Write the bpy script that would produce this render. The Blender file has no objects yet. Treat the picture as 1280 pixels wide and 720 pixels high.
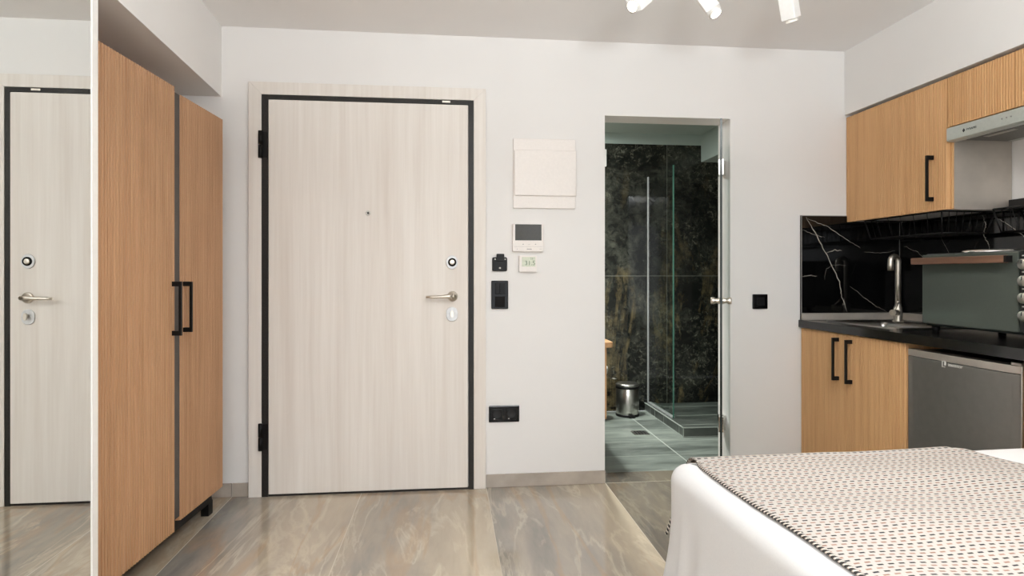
import bpy, bmesh, math, random
from mathutils import Vector, Matrix, noise
random.seed(7)
S = bpy.context.scene
COL = S.collection
R = math.radians

def lin(r, g, b):
    def f(v):
        v /= 255.0
        return v / 12.92 if v <= 0.04045 else ((v + 0.055) / 1.055) ** 2.4
    return (f(r), f(g), f(b), 1.0)

# ------------------------------------------------------------------ nodes
class N:
    """small node-tree writer"""
    def __init__(self, name):
        self.m = bpy.data.materials.new(name)
        self.m.use_nodes = True
        self.t = self.m.node_tree
        self.t.nodes.clear()
        self.out = self.t.nodes.new('ShaderNodeOutputMaterial')
    def n(self, kind, **kw):
        nd = self.t.nodes.new('ShaderNode' + kind)
        ins = kw.pop('ins', {})
        for k, v in kw.items():
            setattr(nd, k, v)
        for k, v in ins.items():
            self.put(nd.inputs[k], v)
        return nd
    def put(self, sock, v):
        if isinstance(v, bpy.types.NodeSocket):
            self.t.links.new(v, sock)
        else:
            sock.default_value = v
    def math(self, op, a, b=0.0, c=0.0, clamp=False):
        nd = self.t.nodes.new('ShaderNodeMath'); nd.operation = op; nd.use_clamp = clamp
        self.put(nd.inputs[0], a); self.put(nd.inputs[1], b); self.put(nd.inputs[2], c)
        return nd.outputs[0]
    def mix(self, f, a, b, bt='MIX'):
        nd = self.t.nodes.new('ShaderNodeMix'); nd.data_type = 'RGBA'; nd.blend_type = bt
        self.put(nd.inputs[0], f); self.put(nd.inputs[6], a); self.put(nd.inputs[7], b)
        return nd.outputs[2]
    def ramp(self, f, stops):
        nd = self.t.nodes.new('ShaderNodeValToRGB')
        e = nd.color_ramp.elements
        while len(e) < len(stops): e.new(0.5)
        for i, (p, c) in enumerate(stops):
            e[i].position = p; e[i].color = c
        self.put(nd.inputs[0], f)
        return nd.outputs[0]
    def coord(self, scale=(1, 1, 1), kind='Object', loc=(0, 0, 0), rot=(0, 0, 0)):
        tc = self.n('TexCoord')
        mp = self.n('Mapping', ins={'Vector': tc.outputs[kind], 'Scale': scale, 'Location': loc, 'Rotation': rot})
        return mp.outputs[0]
    def noise(self, vec, scale, detail=4, rough=0.5, dist=0.0):
        nd = self.n('TexNoise', ins={'Vector': vec, 'Scale': scale, 'Detail': detail, 'Roughness': rough, 'Distortion': dist})
        return nd.outputs[0]
    def bsdf(self, **ins):
        b = self.n('BsdfPrincipled')
        for k, v in ins.items():
            self.put(b.inputs[k.replace('_', ' ')], v)
        self.t.links.new(b.outputs[0], self.out.inputs[0])
        return b
    def bump(self, b, h, strength=0.1, dist=0.01):
        bp = self.n('Bump', ins={'Height': h, 'Strength': strength, 'Distance': dist})
        self.t.links.new(bp.outputs[0], b.inputs['Normal'])

def plain(name, col, rough=0.5, metal=0.0, grain=0.04, gscale=80, **kw):
    w = N(name)
    v = w.coord()
    nz = w.noise(v, gscale, 3)
    d = tuple(c * (1 - grain * 2) for c in col[:3]) + (1,)
    l = tuple(min(1, c * (1 + grain * 2)) for c in col[:3]) + (1,)
    c = w.ramp(nz, [(0.3, d), (0.7, l)])
    w.bsdf(Base_Color=c, Roughness=rough, Metallic=metal, **kw)
    return w.m

def paint(name, col, rough=0.75):
    w = N(name)
    v = w.coord()
    nz = w.noise(v, 2.2, 3)
    d = tuple(c * 0.97 for c in col[:3]) + (1,)
    c = w.ramp(nz, [(0.3, d), (0.7, col)])
    b = w.bsdf(Base_Color=c, Roughness=rough)
    b.inputs['Specular IOR Level'].default_value = 0.25
    w.bump(b, w.noise(v, 160, 2), 0.04, 0.002)
    return w.m

def wood(name, base, dark, light, rough=0.5, sx=38, sz=1.0, seed=0.0, fine=0.45, axis='Z'):
    w = N(name)
    sc = {'Z': (sx, sx, sz), 'Y': (sx, sz, sx)}[axis]
    v = w.coord(sc, loc=(seed, seed * 1.7, seed * 0.3))
    a = w.noise(v, 1.0, 5, 0.55, 0.6)
    sc2 = {'Z': (sx * 5, sx * 5, sz * 3), 'Y': (sx * 5, sz * 3, sx * 5)}[axis]
    v2 = w.coord(sc2, loc=(seed, 0, 3))
    b2 = w.noise(v2, 1.0, 3, 0.6)
    c1 = w.ramp(a, [(0.25, dark), (0.5, base), (0.75, light)])
    c2 = w.ramp(b2, [(0.3, dark), (0.65, light)])
    c = w.mix(fine, c1, c2)
    bs = w.bsdf(Base_Color=c, Roughness=rough)
    bs.inputs['Specular IOR Level'].default_value = 0.35
    w.bump(bs, b2, 0.08, 0.001)
    return w.m

def thin_glass(name, tint, gloss=1.0, rough=0.0):
    w = N(name)
    tr = w.n('BsdfTransparent', ins={'Color': tint})
    gl = w.n('BsdfGlossy', ins={'Color': (1, 1, 1, 1), 'Roughness': rough})
    fr = w.n('Fresnel', ins={'IOR': 1.5})
    ge = w.n('NewGeometry')
    f = w.math('MULTIPLY', w.math('MULTIPLY', fr.outputs[0], gloss), w.math('SUBTRACT', 1.0, ge.outputs['Backfacing']))
    mx = w.n('MixShader', ins={0: f})
    w.t.links.new(tr.outputs[0], mx.inputs[1]); w.t.links.new(gl.outputs[0], mx.inputs[2])
    w.t.links.new(mx.outputs[0], w.out.inputs[0])
    return w.m

def emit(name, col, strength):
    w = N(name)
    e = w.n('Emission', ins={'Color': col, 'Strength': strength})
    w.t.links.new(e.outputs[0], w.out.inputs[0])
    return w.m

# polished stone floor: tiles 0.652 m wide running away from the camera
def floor_mat():
    w = N('polished_stone_tile')
    tc = w.n('TexCoord')
    sp = w.n('SeparateXYZ', ins={0: tc.outputs['Object']})
    X, Y = sp.outputs[0], sp.outputs[1]
    fx = w.math('DIVIDE', w.math('ADD', X, 1.10 + 6.52), 0.652)
    ix = w.math('FLOOR', fx)
    rx = w.math('FRACT', fx)
    fy = w.math('DIVIDE', w.math('SUBTRACT', 3.25 + 13.0, Y), 1.3)
    iy = w.math('FLOOR', fy)
    ry = w.math('FRACT', fy)
    wn = w.n('TexWhiteNoise', noise_dimensions='2D', ins={'Vector': w.n('CombineXYZ', ins={0: ix, 1: iy}).outputs[0]})
    rnd = wn.outputs[0]
    off = w.n('CombineXYZ', ins={0: w.math('MULTIPLY', rnd, 37.0), 1: w.math('MULTIPLY', ix, 5.3), 2: w.math('MULTIPLY', iy, 3.1)})
    base = w.n('VectorMath', operation='ADD', ins={0: tc.outputs['Object'], 1: off.outputs[0]}).outputs[0]
    # diagonal stretched coordinates
    mp = w.n('Mapping', ins={'Vector': base, 'Rotation': (0, 0, R(-26)), 'Scale': (2.5, 0.55, 1)}).outputs[0]
    cloud = w.noise(mp, 1.25, 6, 0.55, 0.45)
    fine = w.noise(mp, 7.0, 5, 0.6, 1.2)
    # each tile is greyer along one edge and warmer along the other
    grad = w.math('SUBTRACT', rx, 0.5)
    g = w.math('ADD', w.math('MULTIPLY', grad, 0.32), cloud)
    g = w.math('ADD', g, w.math('MULTIPLY', w.math('SUBTRACT', rnd, 0.5), 0.10))
    g = w.math('ADD', g, w.math('MULTIPLY', w.math('SUBTRACT', fine, 0.5), 0.22))
    col = w.ramp(g, [(0.24, lin(122, 117, 111)), (0.40, lin(152, 144, 134)), (0.55, lin(180, 167, 149)), (0.72, lin(195, 181, 160)), (0.9, lin(206, 193, 173))])
    # pale and rusty veins
    v1 = w.noise(mp, 1.7, 6, 0.6, 0.9)
    l1 = w.math('SUBTRACT', 1.0, w.math('MULTIPLY', w.math('ABSOLUTE', w.math('SUBTRACT', v1, 0.5)), 30.0), clamp=True)
    l1 = w.math('MULTIPLY', l1, w.math('MULTIPLY', w.noise(mp, 3.0, 2), 0.95), clamp=True)
    col = w.mix(w.math('MULTIPLY', l1, 0.75), col, lin(224, 210, 186))
    v2 = w.noise(w.n('VectorMath', operation='ADD', ins={0: mp, 1: (4.2, 9.1, 0)}).outputs[0], 1.1, 5, 0.55, 1.1)
    l2 = w.math('SUBTRACT', 1.0, w.math('MULTIPLY', w.math('ABSOLUTE', w.math('SUBTRACT', v2, 0.52)), 24.0), clamp=True)
    col = w.mix(w.math('MULTIPLY', l2, 0.32), col, lin(176, 140, 104))
    # whole-tile tone differences
    tone = w.math('ADD', w.math('MULTIPLY', rnd, 0.12), 0.93)
    tone = w.math('SUBTRACT', tone, w.math('MULTIPLY', w.math('COMPARE', ix, 13.0, 0.1), 0.54))   # shade by the bathroom painted into this tile's colour
    tone = w.math('SUBTRACT', tone, w.math('MULTIPLY', w.math('COMPARE', ix, 11.0, 0.1), 0.10))
    tone = w.math('SUBTRACT', tone, w.math('MULTIPLY', w.math('COMPARE', ix, 9.0, 0.1), 0.22))    # darker tile under the wardrobe
    col = w.mix(1.0, col, w.n('CombineXYZ', ins={0: tone, 1: tone, 2: tone}).outputs[0], 'MULTIPLY')
    ex = w.math('MINIMUM', rx, w.math('SUBTRACT', 1.0, rx))
    ey = w.math('MINIMUM', ry, w.math('SUBTRACT', 1.0, ry))
    jx = w.math('LESS_THAN', ex, 0.0019)
    jy = w.math('LESS_THAN', ey, 0.0013)
    j = w.math('MAXIMUM', jx, jy)
    col = w.mix(j, col, lin(190, 178, 160))
    rough = w.math('ADD', 0.05, w.math('MULTIPLY', j, 0.5))
    b = w.bsdf(Base_Color=col, Roughness=rough)
    b.inputs['IOR'].default_value = 1.55
    return w.m

def slate_mat(name='slate_tile', k=1.0):
    w = N(name)
    tc = w.n('TexCoord')
    sp = w.n('SeparateXYZ', ins={0: tc.outputs['Object']})
    X, Y = sp.outputs[0], sp.outputs[1]
    fx = w.math('DIVIDE', w.math('ADD', X, 3.0 - 1.452 + 1.2), 1.2)
    fy = w.math('DIVIDE', w.math('ADD', Y, 6.2 - 3.72), 0.31)
    rx = w.math('FRACT', w.math('ADD', fx, 0.5)); rx = w.math('FRACT', w.math('DIVIDE', w.math('SUBTRACT', X, 1.452 - 6.0), 1.2))
    ry = w.math('FRACT', fy)
    ids = w.n('CombineXYZ', ins={0: w.math('FLOOR', w.math('DIVIDE', w.math('SUBTRACT', X, 1.452 - 6.0), 1.2)), 1: w.math('FLOOR', fy)})
    rnd = w.n('TexWhiteNoise', noise_dimensions='2D', ins={'Vector': ids.outputs[0]}).outputs[0]
    v = w.coord((1, 3.5, 1))
    nz = w.noise(v, 3.0, 6, 0.6, 0.5)
    g = w.math('ADD', nz, w.math('MULTIPLY', w.math('SUBTRACT', rnd, 0.5), 0.2))
    col = w.ramp(g, [(0.3, lin(92, 97, 92)), (0.55, lin(130, 136, 129)), (0.8, lin(166, 171, 161))])
    ex = w.math('MINIMUM', rx, w.math('SUBTRACT', 1.0, rx))
    ey = w.math('MINIMUM', ry, w.math('SUBTRACT', 1.0, ry))
    j1 = w.math('LESS_THAN', ex, 0.003)
    j2 = w.math('LESS_THAN', ey, 0.012)
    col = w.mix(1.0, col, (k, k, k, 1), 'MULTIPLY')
    col = w.mix(w.math('MULTIPLY', j2, 0.8), col, lin(176, 182, 172))
    col = w.mix(j1, col, lin(196, 200, 192))
    b = w.bsdf(Base_Color=col, Roughness=0.32)
    w.bump(b, nz, 0.12, 0.004)
    return w.m

def dark_marble_mat():
    w = N('dark_gold_marble')
    v = w.coord((1, 1, 1))
    sp = w.n('SeparateXYZ', ins={0: w.n('TexCoord').outputs['Object']})
    big = w.noise(v, 2.0, 6, 0.62, 1.3)
    col = w.ramp(big, [(0.34, lin(12, 12, 11)), (0.48, lin(26, 27, 25)), (0.60, lin(48, 49, 45)), (0.8, lin(66, 67, 60))])
    mott = w.ramp(w.noise(v, 13.0, 6, 0.8, 0.8), [(0.40, (0.35, 0.35, 0.35, 1)), (0.62, (1.9, 1.85, 1.7, 1))])
    col = w.mix(1.0, col, mott, 'MULTIPLY')
    sm = w.noise(v, 26.0, 6, 0.8, 0.6)
    spk = w.ramp(sm, [(0.53, (0, 0, 0, 1)), (0.66, (1, 1, 1, 1))])
    spm = w.math('MULTIPLY', spk, w.ramp(w.noise(v, 3.1, 3), [(0.42, (0, 0, 0, 1)), (0.62, (1, 1, 1, 1))]))
    col = w.mix(w.math('MULTIPLY', spm, 0.65), col, lin(140, 138, 122))
    vm = w.coord((1.9, 1.9, 0.55), loc=(0.35, 0, 0.2))
    gv = w.noise(vm, 1.7, 6, 0.6, 1.6)
    gl = w.math('SUBTRACT', 1.0, w.math('MULTIPLY', w.math('ABSOLUTE', w.math('SUBTRACT', gv, 0.60)), 15.0), clamp=True)
    low = w.math('SUBTRACT', 1.25, w.math('MULTIPLY', sp.outputs[2], 0.55), clamp=True)
    gl = w.math('MULTIPLY', w.math('MULTIPLY', gl, low), w.ramp(w.noise(v, 14, 4, 0.7), [(0.36, (0, 0, 0, 1)), (0.62, (1, 1, 1, 1))]))
    col = w.mix(w.math('MULTIPLY', gl, 0.62), col, lin(132, 116, 82))
    # slab joints (one upright, one level)
    jx = w.math('LESS_THAN', w.math('ABSOLUTE', w.math('SUBTRACT', sp.outputs[0], 1.832)), 0.0022)
    jz = w.math('LESS_THAN', w.math('ABSOLUTE', w.math('SUBTRACT', sp.outputs[2], 1.127)), 0.0022)
    col = w.mix(w.math('MULTIPLY', w.math('MAXIMUM', jx, jz), 0.7), col, lin(125, 125, 116))
    w.bsdf(Base_Color=col, Roughness=0.05)
    return w.m

def throw_mat():
    w = N('woven_dash_cloth')
    tc = w.n('TexCoord')
    sp = w.n('SeparateXYZ', ins={0: tc.outputs['UV']})
    U, V = sp.outputs[0], sp.outputs[1]          # metres on the cloth
    wob = w.noise(w.coord((1, 1, 1), 'UV'), 5.0, 2)
    V2 = w.math('ADD', V, w.math('MULTIPLY', wob, 0.012))
    fv = w.math('DIVIDE', V2, 0.0125)
    iv = w.math('FLOOR', fv); rv = w.math('FRACT', fv)
    par = w.math('MODULO', iv, 2.0)
    half = w.math('MODULO', w.math('FLOOR', w.math('DIVIDE', iv, 2.0)), 2.0)
    sh = w.math('ADD', w.math('MULTIPLY', par, 0.5), w.math('MULTIPLY', half, 0.28))
    fu = w.math('ADD', w.math('DIVIDE', U, 0.0210), sh)
    ru = w.math('FRACT', fu)
    iu = w.math('FLOOR', fu)
    a = w.math('LESS_THAN', ru, 0.54)
    b_ = w.math('LESS_THAN', w.math('ABSOLUTE', w.math('SUBTRACT', rv, 0.5)), 0.19)
    dash = w.math('MULTIPLY', a, b_)
    rn = w.n('TexWhiteNoise', noise_dimensions='2D', ins={'Vector': w.n('CombineXYZ', ins={0: iu, 1: iv}).outputs[0]}).outputs[0]
    dk = w.mix(rn, lin(34, 38, 46), lin(58, 54, 54))
    pk = w.mix(rn, lin(128, 96, 84), lin(146, 116, 104))
    dc = w.mix(par, dk, pk)
    ground = w.mix(w.noise(w.coord((1, 1, 1), 'UV'), 400, 2), lin(160, 153, 146), lin(177, 171, 164))
    col = w.mix(dash, ground, dc)
    b = w.bsdf(Base_Color=col, Roughness=0.9)
    b.inputs['Specular IOR Level'].default_value = 0.1
    w.bump(b, dash, 0.35, 0.002)
    return w.m

def hem_mat():
    w = N('whip_stitched_hem')
    sp = w.n('SeparateXYZ', ins={0: w.n('TexCoord').outputs['UV']})
    f = w.math('FRACT', w.math('DIVIDE', w.math('ADD', sp.outputs[0], w.math('MULTIPLY', sp.outputs[1], 0.6)), 0.012))
    col = w.mix(w.math('LESS_THAN', f, 0.6), lin(206, 194, 182), lin(44, 40, 38))
    w.bsdf(Base_Color=col, Roughness=0.9)
    return w.m

M = {}
M['wall'] = paint('white_wall_paint', lin(231, 228, 225))
M['ceiling'] = paint('white_ceiling_paint', lin(238, 235, 233))
M['bath_paint'] = paint('pale_green_grey_paint', lin(178, 190, 184))
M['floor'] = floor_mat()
M['slate'] = slate_mat()
M['slate_darkened'] = slate_mat('darkened_slate_tile', 0.36)  # same slate tile with its whole colour multiplied darker
M['marble'] = dark_marble_mat()
M['skirt'] = plain('taupe_stone_skirting', lin(168, 157, 146), 0.18, grain=0.07, gscale=9)
M['oak'] = wood('warm_oak_veneer', lin(167, 126, 93), lin(146, 105, 73), lin(183, 143, 109))
M['oak_k'] = wood('golden_oak_veneer', lin(203, 157, 108), lin(184, 138, 90), lin(216, 173, 124), seed=2.3)
M['laminate'] = wood('pale_ash_laminate', lin(224, 217, 209), lin(212, 202, 192), lin(233, 227, 220), 0.42, sx=11, sz=0.5, seed=5.1, fine=0.3)
M['walnut'] = wood('walnut_wood', lin(98, 68, 52), lin(76, 51, 39), lin(122, 88, 68), 0.5, sx=60, sz=3, axis='Y')
M['black_steel'] = plain('hammered_black_steel', lin(40, 37, 34), 0.4, 0.0, 0.25, 260, Specular_IOR_Level=0.25)
M['black'] = plain('matt_black_metal', lin(18, 16, 15), 0.45, 0.0, Specular_IOR_Level=0.2)
M['black_plastic'] = plain('black_plastic', lin(20, 19, 19), 0.35, Specular_IOR_Level=0.2)
M['gloss_black'] = plain('gloss_black_glass', lin(9, 8, 8), 0.08, Specular_IOR_Level=0.22)
M['dark_strip'] = plain('dark_grey_edge', lin(70, 64, 60), 0.6)
M['steel'] = plain('brushed_steel', lin(200, 196, 190), 0.28, 1.0, 0.03, 200)
M['steel_side'] = plain('brushed_steel_sheet', lin(196, 188, 178), 0.5, 0.75, 0.05, 8)
M['nickel'] = plain('brushed_nickel', lin(214, 206, 194), 0.34, 1.0)
M['satin'] = plain('satin_steel', lin(206, 206, 206), 0.42, 0.5)
M['chrome'] = plain('chrome', lin(225, 222, 218), 0.08, 1.0)
M['white_plastic'] = plain('white_plastic', lin(232, 225, 219), 0.4, grain=0.01)
M['white_lacquer'] = plain('white_lacquer', lin(228, 225, 221), 0.35, grain=0.01)
M['lcd'] = plain('lcd_green_grey', lin(206, 210, 190), 0.3)
M['lcd_ink'] = plain('lcd_ink', lin(110, 125, 102), 0.5)
M['screen'] = plain('dark_screen_glass', lin(62, 60, 54), 0.08, Specular_IOR_Level=0.35)
M['grey_ink'] = plain('grey_print', lin(150, 146, 142), 0.6)
M['pale_ink'] = plain('pale_print', lin(205, 202, 196), 0.4)
M['dark_ink'] = plain('dark_print', lin(34, 38, 40), 0.5)
M['worktop'] = plain('black_speckled_quartz', lin(22, 21, 21), 0.16, grain=0.4, gscale=300)
M['splash'] = plain('polished_black_stone', lin(10, 10, 10), 0.05, grain=0.3, gscale=6)
M['vein'] = plain('white_stone_vein', lin(168, 162, 152), 0.2)
M['fridge'] = plain('dark_grey_metal_lacquer', lin(124, 121, 117), 0.38, 0.7, 0.02, 30)
M['fridge_top'] = plain('light_grey_metal_lacquer', lin(176, 168, 160), 0.34, 0.6, 0.02, 30)
M['fridge_body'] = plain('fridge_grey_plastic', lin(70, 68, 66), 0.5)
M['hood'] = plain('pale_grey_metal_lacquer', lin(186, 190, 182), 0.3, 0.35, 0.02)
M['filter'] = plain('aluminium_filter', lin(120, 118, 112), 0.45, 0.8, 0.15, 400)
M['oven_glass'] = plain('green_grey_oven_glass', lin(80, 85, 79), 0.09, 0.1, 0.01)
M['oven_body'] = plain('oven_black_enamel', lin(26, 26, 26), 0.3)
M['cloth'] = plain('white_cotton', lin(209, 207, 206), 0.9, grain=0.012, gscale=300)
M['throw'] = throw_mat()
M['hem'] = hem_mat()
M['ceramic'] = plain('white_ceramic', lin(232, 234, 230), 0.12, grain=0.01)
M['vanity_wood'] = wood('light_oak', lin(196, 150, 104), lin(176, 128, 84), lin(208, 166, 124), axis='Y')
M['mirror'] = plain('silvered_mirror', lin(238, 240, 238), 0.0, 1.0, 0.0)
M['shower_glass'] = thin_glass('clear_shower_glass', (0.965, 0.99, 0.975, 1))
M['door_glass'] = thin_glass('smoked_door_glass', (0.55, 0.62, 0.58, 1))
M['glass_edge'] = plain('green_glass_edge', lin(84, 132, 116), 0.15)
M['dark_edge'] = plain('dark_glass_edge', lin(30, 36, 34), 0.2)
M['grout'] = plain('pale_grout_edge', lin(172, 178, 170), 0.5)
M['lamp_on'] = emit('lit_lamp_face', (1.0, 0.90, 0.74, 1), 9.0)
M['lamp_off'] = plain('frosted_lamp_glass', lin(226, 222, 214), 0.15)
M['rubber'] = plain('black_rubber', lin(20, 20, 20), 0.7)

# ------------------------------------------------------------------ geometry
def new(): return bmesh.new()

def box(bm, x0, x1, y0, y1, z0, z1, mi=0, bev=0.0, mat=None):
    vs = [bm.verts.new(p) for p in ((x0, y0, z0), (x1, y0, z0), (x1, y1, z0), (x0, y1, z0), (x0, y0, z1), (x1, y0, z1), (x1, y1, z1), (x0, y1, z1))]
    if mat is not None:
        for v in vs: v.co = mat @ v.co
    fs = [bm.faces.new([vs[i] for i in q]) for q in ((0, 3, 2, 1), (4, 5, 6, 7), (0, 1, 5, 4), (1, 2, 6, 5), (2, 3, 7, 6), (3, 0, 4, 7))]
    for f in fs: f.material_index = mi
    if bev > 0:
        es = list({e for f in fs for e in f.edges})
        bmesh.ops.bevel(bm, geom=es, offset=bev, segments=2, profile=0.5, affect='EDGES')
    return bm

def Box(*a, **k): return box(new(), *a, **k)

def prism(bm, pts, axis, a0, a1, mi=0):
    """polygon pts (u,v) extruded along axis; axis z:(x,y) y:(x,z) x:(y,z)"""
    def P(u, v, a): return {'z': (u, v, a), 'y': (u, a, v), 'x': (a, u, v)}[axis]
    A = [bm.verts.new(P(u, v, a0)) for u, v in pts]
    B = [bm.verts.new(P(u, v, a1)) for u, v in pts]
    n = len(pts)
    fs = [bm.faces.new(A), bm.faces.new(B)]
    for i in range(n):
        j = (i + 1) % n
        fs.append(bm.faces.new((A[i], A[j], B[j], B[i])))
    for f in fs: f.material_index = mi
    bmesh.ops.recalc_face_normals(bm, faces=fs)
    return bm

def frame_mat(o, d, up=(0, 0, 1)):
    d = Vector(d).normalized(); u = Vector(up)
    if abs(d.dot(u)) > 0.98: u = Vector((1, 0, 0))
    x = u.cross(d).normalized(); y = d.cross(x)
    m = Matrix((x, y, d)).transposed().to_4x4(); m.translation = Vector(o)
    return m

def lathe(bm, prof, o=(0, 0, 0), d=(0, 0, 1), n=32, mi=0, sx=1.0, sy=1.0):
    """prof: list of (r, h) along direction d from o"""
    m = frame_mat(o, d)
    rings = []
    for r, h in prof:
        if r < 1e-6:
            rings.append([bm.verts.new(m @ Vector((0, 0, h)))])
        else:
            rings.append([bm.verts.new(m @ Vector((r * sx * math.cos(2 * math.pi * i / n), r * sy * math.sin(2 * math.pi * i / n), h))) for i in range(n)])
    fs = []
    for A, B in zip(rings, rings[1:]):
        for i in range(n):
            j = (i + 1) % n
            if len(A) == 1 and len(B) == 1: continue
            if len(A) == 1: f = bm.faces.new((A[0], B[j], B[i]))
            elif len(B) == 1: f = bm.faces.new((A[i], A[j], B[0]))
            else: f = bm.faces.new((A[i], A[j], B[j], B[i]))
            f.smooth = True; f.material_index = mi; fs.append(f)
    bmesh.ops.recalc_face_normals(bm, faces=fs)
    return bm

def tube(bm, pts, r, n=10, mi=0, cap=True):
    pts = [Vector(p) for p in pts]
    rs = r if isinstance(r, (list, tuple)) else [r] * len(pts)
    rings = []; prev = None
    for i, p in enumerate(pts):
        a = pts[max(i - 1, 0)]; b = pts[min(i + 1, len(pts) - 1)]
        t = (b - a).normalized()
        if prev is None:
            up = Vector((0, 0, 1)) if abs(t.z) < 0.9 else Vector((1, 0, 0))
            x = up.cross(t).normalized()
        else:
            x = (prev - t * prev.dot(t)).normalized()
        prev = x; y = t.cross(x)
        rings.append([bm.verts.new(p + (x * math.cos(2 * math.pi * k / n) + y * math.sin(2 * math.pi * k / n)) * rs[i]) for k in range(n)])
    fs = []
    for A, B in zip(rings, rings[1:]):
        for k in range(n):
            j = (k + 1) % n
            f = bm.faces.new((A[k], A[j], B[j], B[k])); f.smooth = True; f.material_index = mi; fs.append(f)
    if cap:
        fs.append(bm.faces.new(rings[0])); fs.append(bm.faces.new(rings[-1]))
        fs[-1].material_index = mi; fs[-2].material_index = mi
    bmesh.ops.recalc_face_normals(bm, faces=fs)
    return bm

def rrect(u0, u1, v0, v1, r, n=5):
    pts = []
    for cx, cy, a0 in ((u1 - r, v1 - r, 0), (u0 + r, v1 - r, 90), (u0 + r, v0 + r, 180), (u1 - r, v0 + r, 270)):
        for k in range(n + 1):
            a = R(a0 + 90 * k / n); pts.append((cx + r * math.cos(a), cy + r * math.sin(a)))
    return pts

def oval(cx, cy, rx, ry, n=28):
    return [(cx + rx * math.cos(2 * math.pi * k / n), cy + ry * math.sin(2 * math.pi * k / n)) for k in range(n)]

def text_bm(s, size, m, depth=0.0006, align='CENTER'):
    cu = bpy.data.curves.new('lettering', 'FONT')
    cu.body = s; cu.size = size; cu.extrude = depth; cu.align_x = align; cu.align_y = 'CENTER'; cu.resolution_u = 3
    o = bpy.data.objects.new('lettering', cu); COL.objects.link(o)
    dg = bpy.context.evaluated_depsgraph_get(); dg.update()
    me = bpy.data.meshes.new_from_object(o.evaluated_get(dg))
    bm = new(); bm.from_mesh(me); bm.transform(m)
    bpy.data.objects.remove(o); bpy.data.curves.remove(cu); bpy.data.meshes.remove(me)
    return bm

def face_m(o, facing):
    """matrix for lettering: facing '-y' (back wall) or '-x' (right-hand units)"""
    if facing == '-y': m = Matrix(((1, 0, 0), (0, 0, -1), (0, 1, 0)))
    else: m = Matrix(((0, 0, -1), (-1, 0, 0), (0, 1, 0)))
    m = m.to_4x4(); m.translation = Vector(o)
    return m

INV = {}
def link(name, bm, mats, parent=None, smooth=False, bevel=0.0):
    me = bpy.data.meshes.new(name)
    if parent is not None:
        root = parent
        while root.parent is not None: root = root.parent
        if root.name in INV: bm.transform(INV[root.name])
    bm.to_mesh(me); bm.free()
    for mt in (mats if isinstance(mats, (list, tuple)) else [mats]): me.materials.append(mt)
    o = bpy.data.objects.new(name, me); COL.objects.link(o)
    if parent is not None: o.parent = parent
    if smooth:
        for p in me.polygons: p.use_smooth = True
    if bevel > 0:
        b = o.modifiers.new('bevel', 'BEVEL'); b.width = bevel; b.segments = 2; b.limit_method = 'ANGLE'; b.angle_limit = R(40)
    return o

def tag(o, label, cat, group=None, kind=None):
    o['label'] = label; o['category'] = cat
    if group: o['group'] = group
    if kind: o['kind'] = kind
    return o

def thing(name, label, cat, loc, rz=0.0, group=None, kind=None):
    o = bpy.data.objects.new(name, None); COL.objects.link(o)
    o.empty_display_size = 0.05
    o.location = loc; o.rotation_euler = (0, 0, rz)
    INV[o.name] = (Matrix.Translation(Vector(loc)) @ Matrix.Rotation(rz, 4, 'Z')).inverted()
    return tag(o, label, cat, group, kind)

def local(o):
    """parts of this thing are written in its own coordinates"""
    INV.pop(o.name, None)

def struct(name, bm, mats, label, cat, bevel=0.0):
    o = link(name, bm, mats, bevel=bevel)
    return tag(o, label, cat, kind='structure')

# ------------------------------------------------------------------ the setting
YB = 3.25; YW = 3.40; YE = 4.95; H = 2.41
XL = -1.65; XR = 2.59; YR = -2.6
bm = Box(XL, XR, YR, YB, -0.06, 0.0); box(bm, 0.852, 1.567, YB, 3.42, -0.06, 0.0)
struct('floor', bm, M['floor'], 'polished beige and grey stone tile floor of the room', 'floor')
struct('floor_bathroom', Box(0.40, 2.95, 3.42, YE, -0.06, -0.001), M['slate'], 'dark slate tile floor seen through the bathroom opening', 'floor')
bm = Box(XL, 0.852, YB, YW, 0, H); box(bm, 1.567, XR, YB, YW, 0, H); box(bm, 0.852, 1.567, YB, YW, 2.008, H)
struct('wall_back', bm, M['wall'], 'white back wall holding the entrance door and bathroom opening', 'wall')
struct('wall_left', Box(XL - 0.1, XL, YR, YW, 0, H), M['wall'], 'white left wall behind the wardrobe', 'wall')
struct('wall_right', Box(XR, XR + 0.1, YR, YW, 0, H), M['wall'], 'white right wall behind the kitchen units', 'wall')
bm = Box(XL, -1.2, YR - 0.1, YR, 0, H); box(bm, 2.2, XR, YR - 0.1, YR, 0, H); box(bm, -1.2, 2.2, YR - 0.1, YR, 2.25, H)
struct('wall_rear', bm, M['wall'], 'white wall behind the viewer with the balcony window', 'wall')
bm = new()
for x in (-1.2, -0.09, 1.03, 2.14): box(bm, x, x + 0.06, YR - 0.08, YR - 0.02, 0.0, 2.25)
for z in (0.0, 2.19): box(bm, -1.2, 2.2, YR - 0.08, YR - 0.02, z, z + 0.06)
struct('window_1', bm, M['white_lacquer'], 'white framed balcony window behind the viewer', 'window')
struct('ceiling', Box(XL - 0.1, XR + 0.1, YR - 0.1, YW, H, H + 0.1), M['ceiling'], 'plain white ceiling of the room', 'ceiling')
# boxed beam above the wardrobe, slightly out of square
bm = prism(new(), [(XL, YB), (-1.153, YB), (-1.09, 2.137), (-1.02, 0.9), (-1.02, YR), (XL, YR)], 'z', 2.05, H)
struct('wall_beam', bm, M['wall'], 'white boxed beam overhead above the wardrobe', 'beam')
struct('wall_soffit', Box(2.248, XR, YR, YB, 2.047, H), M['wall'], 'white soffit above the oak wall cabinets', 'soffit')
struct('wall_closet', Box(XL, -1.042, 0.2, 1.90, 0, 2.05), M['wall'], 'white closet wall carrying the tall mirror', 'wall')
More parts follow.
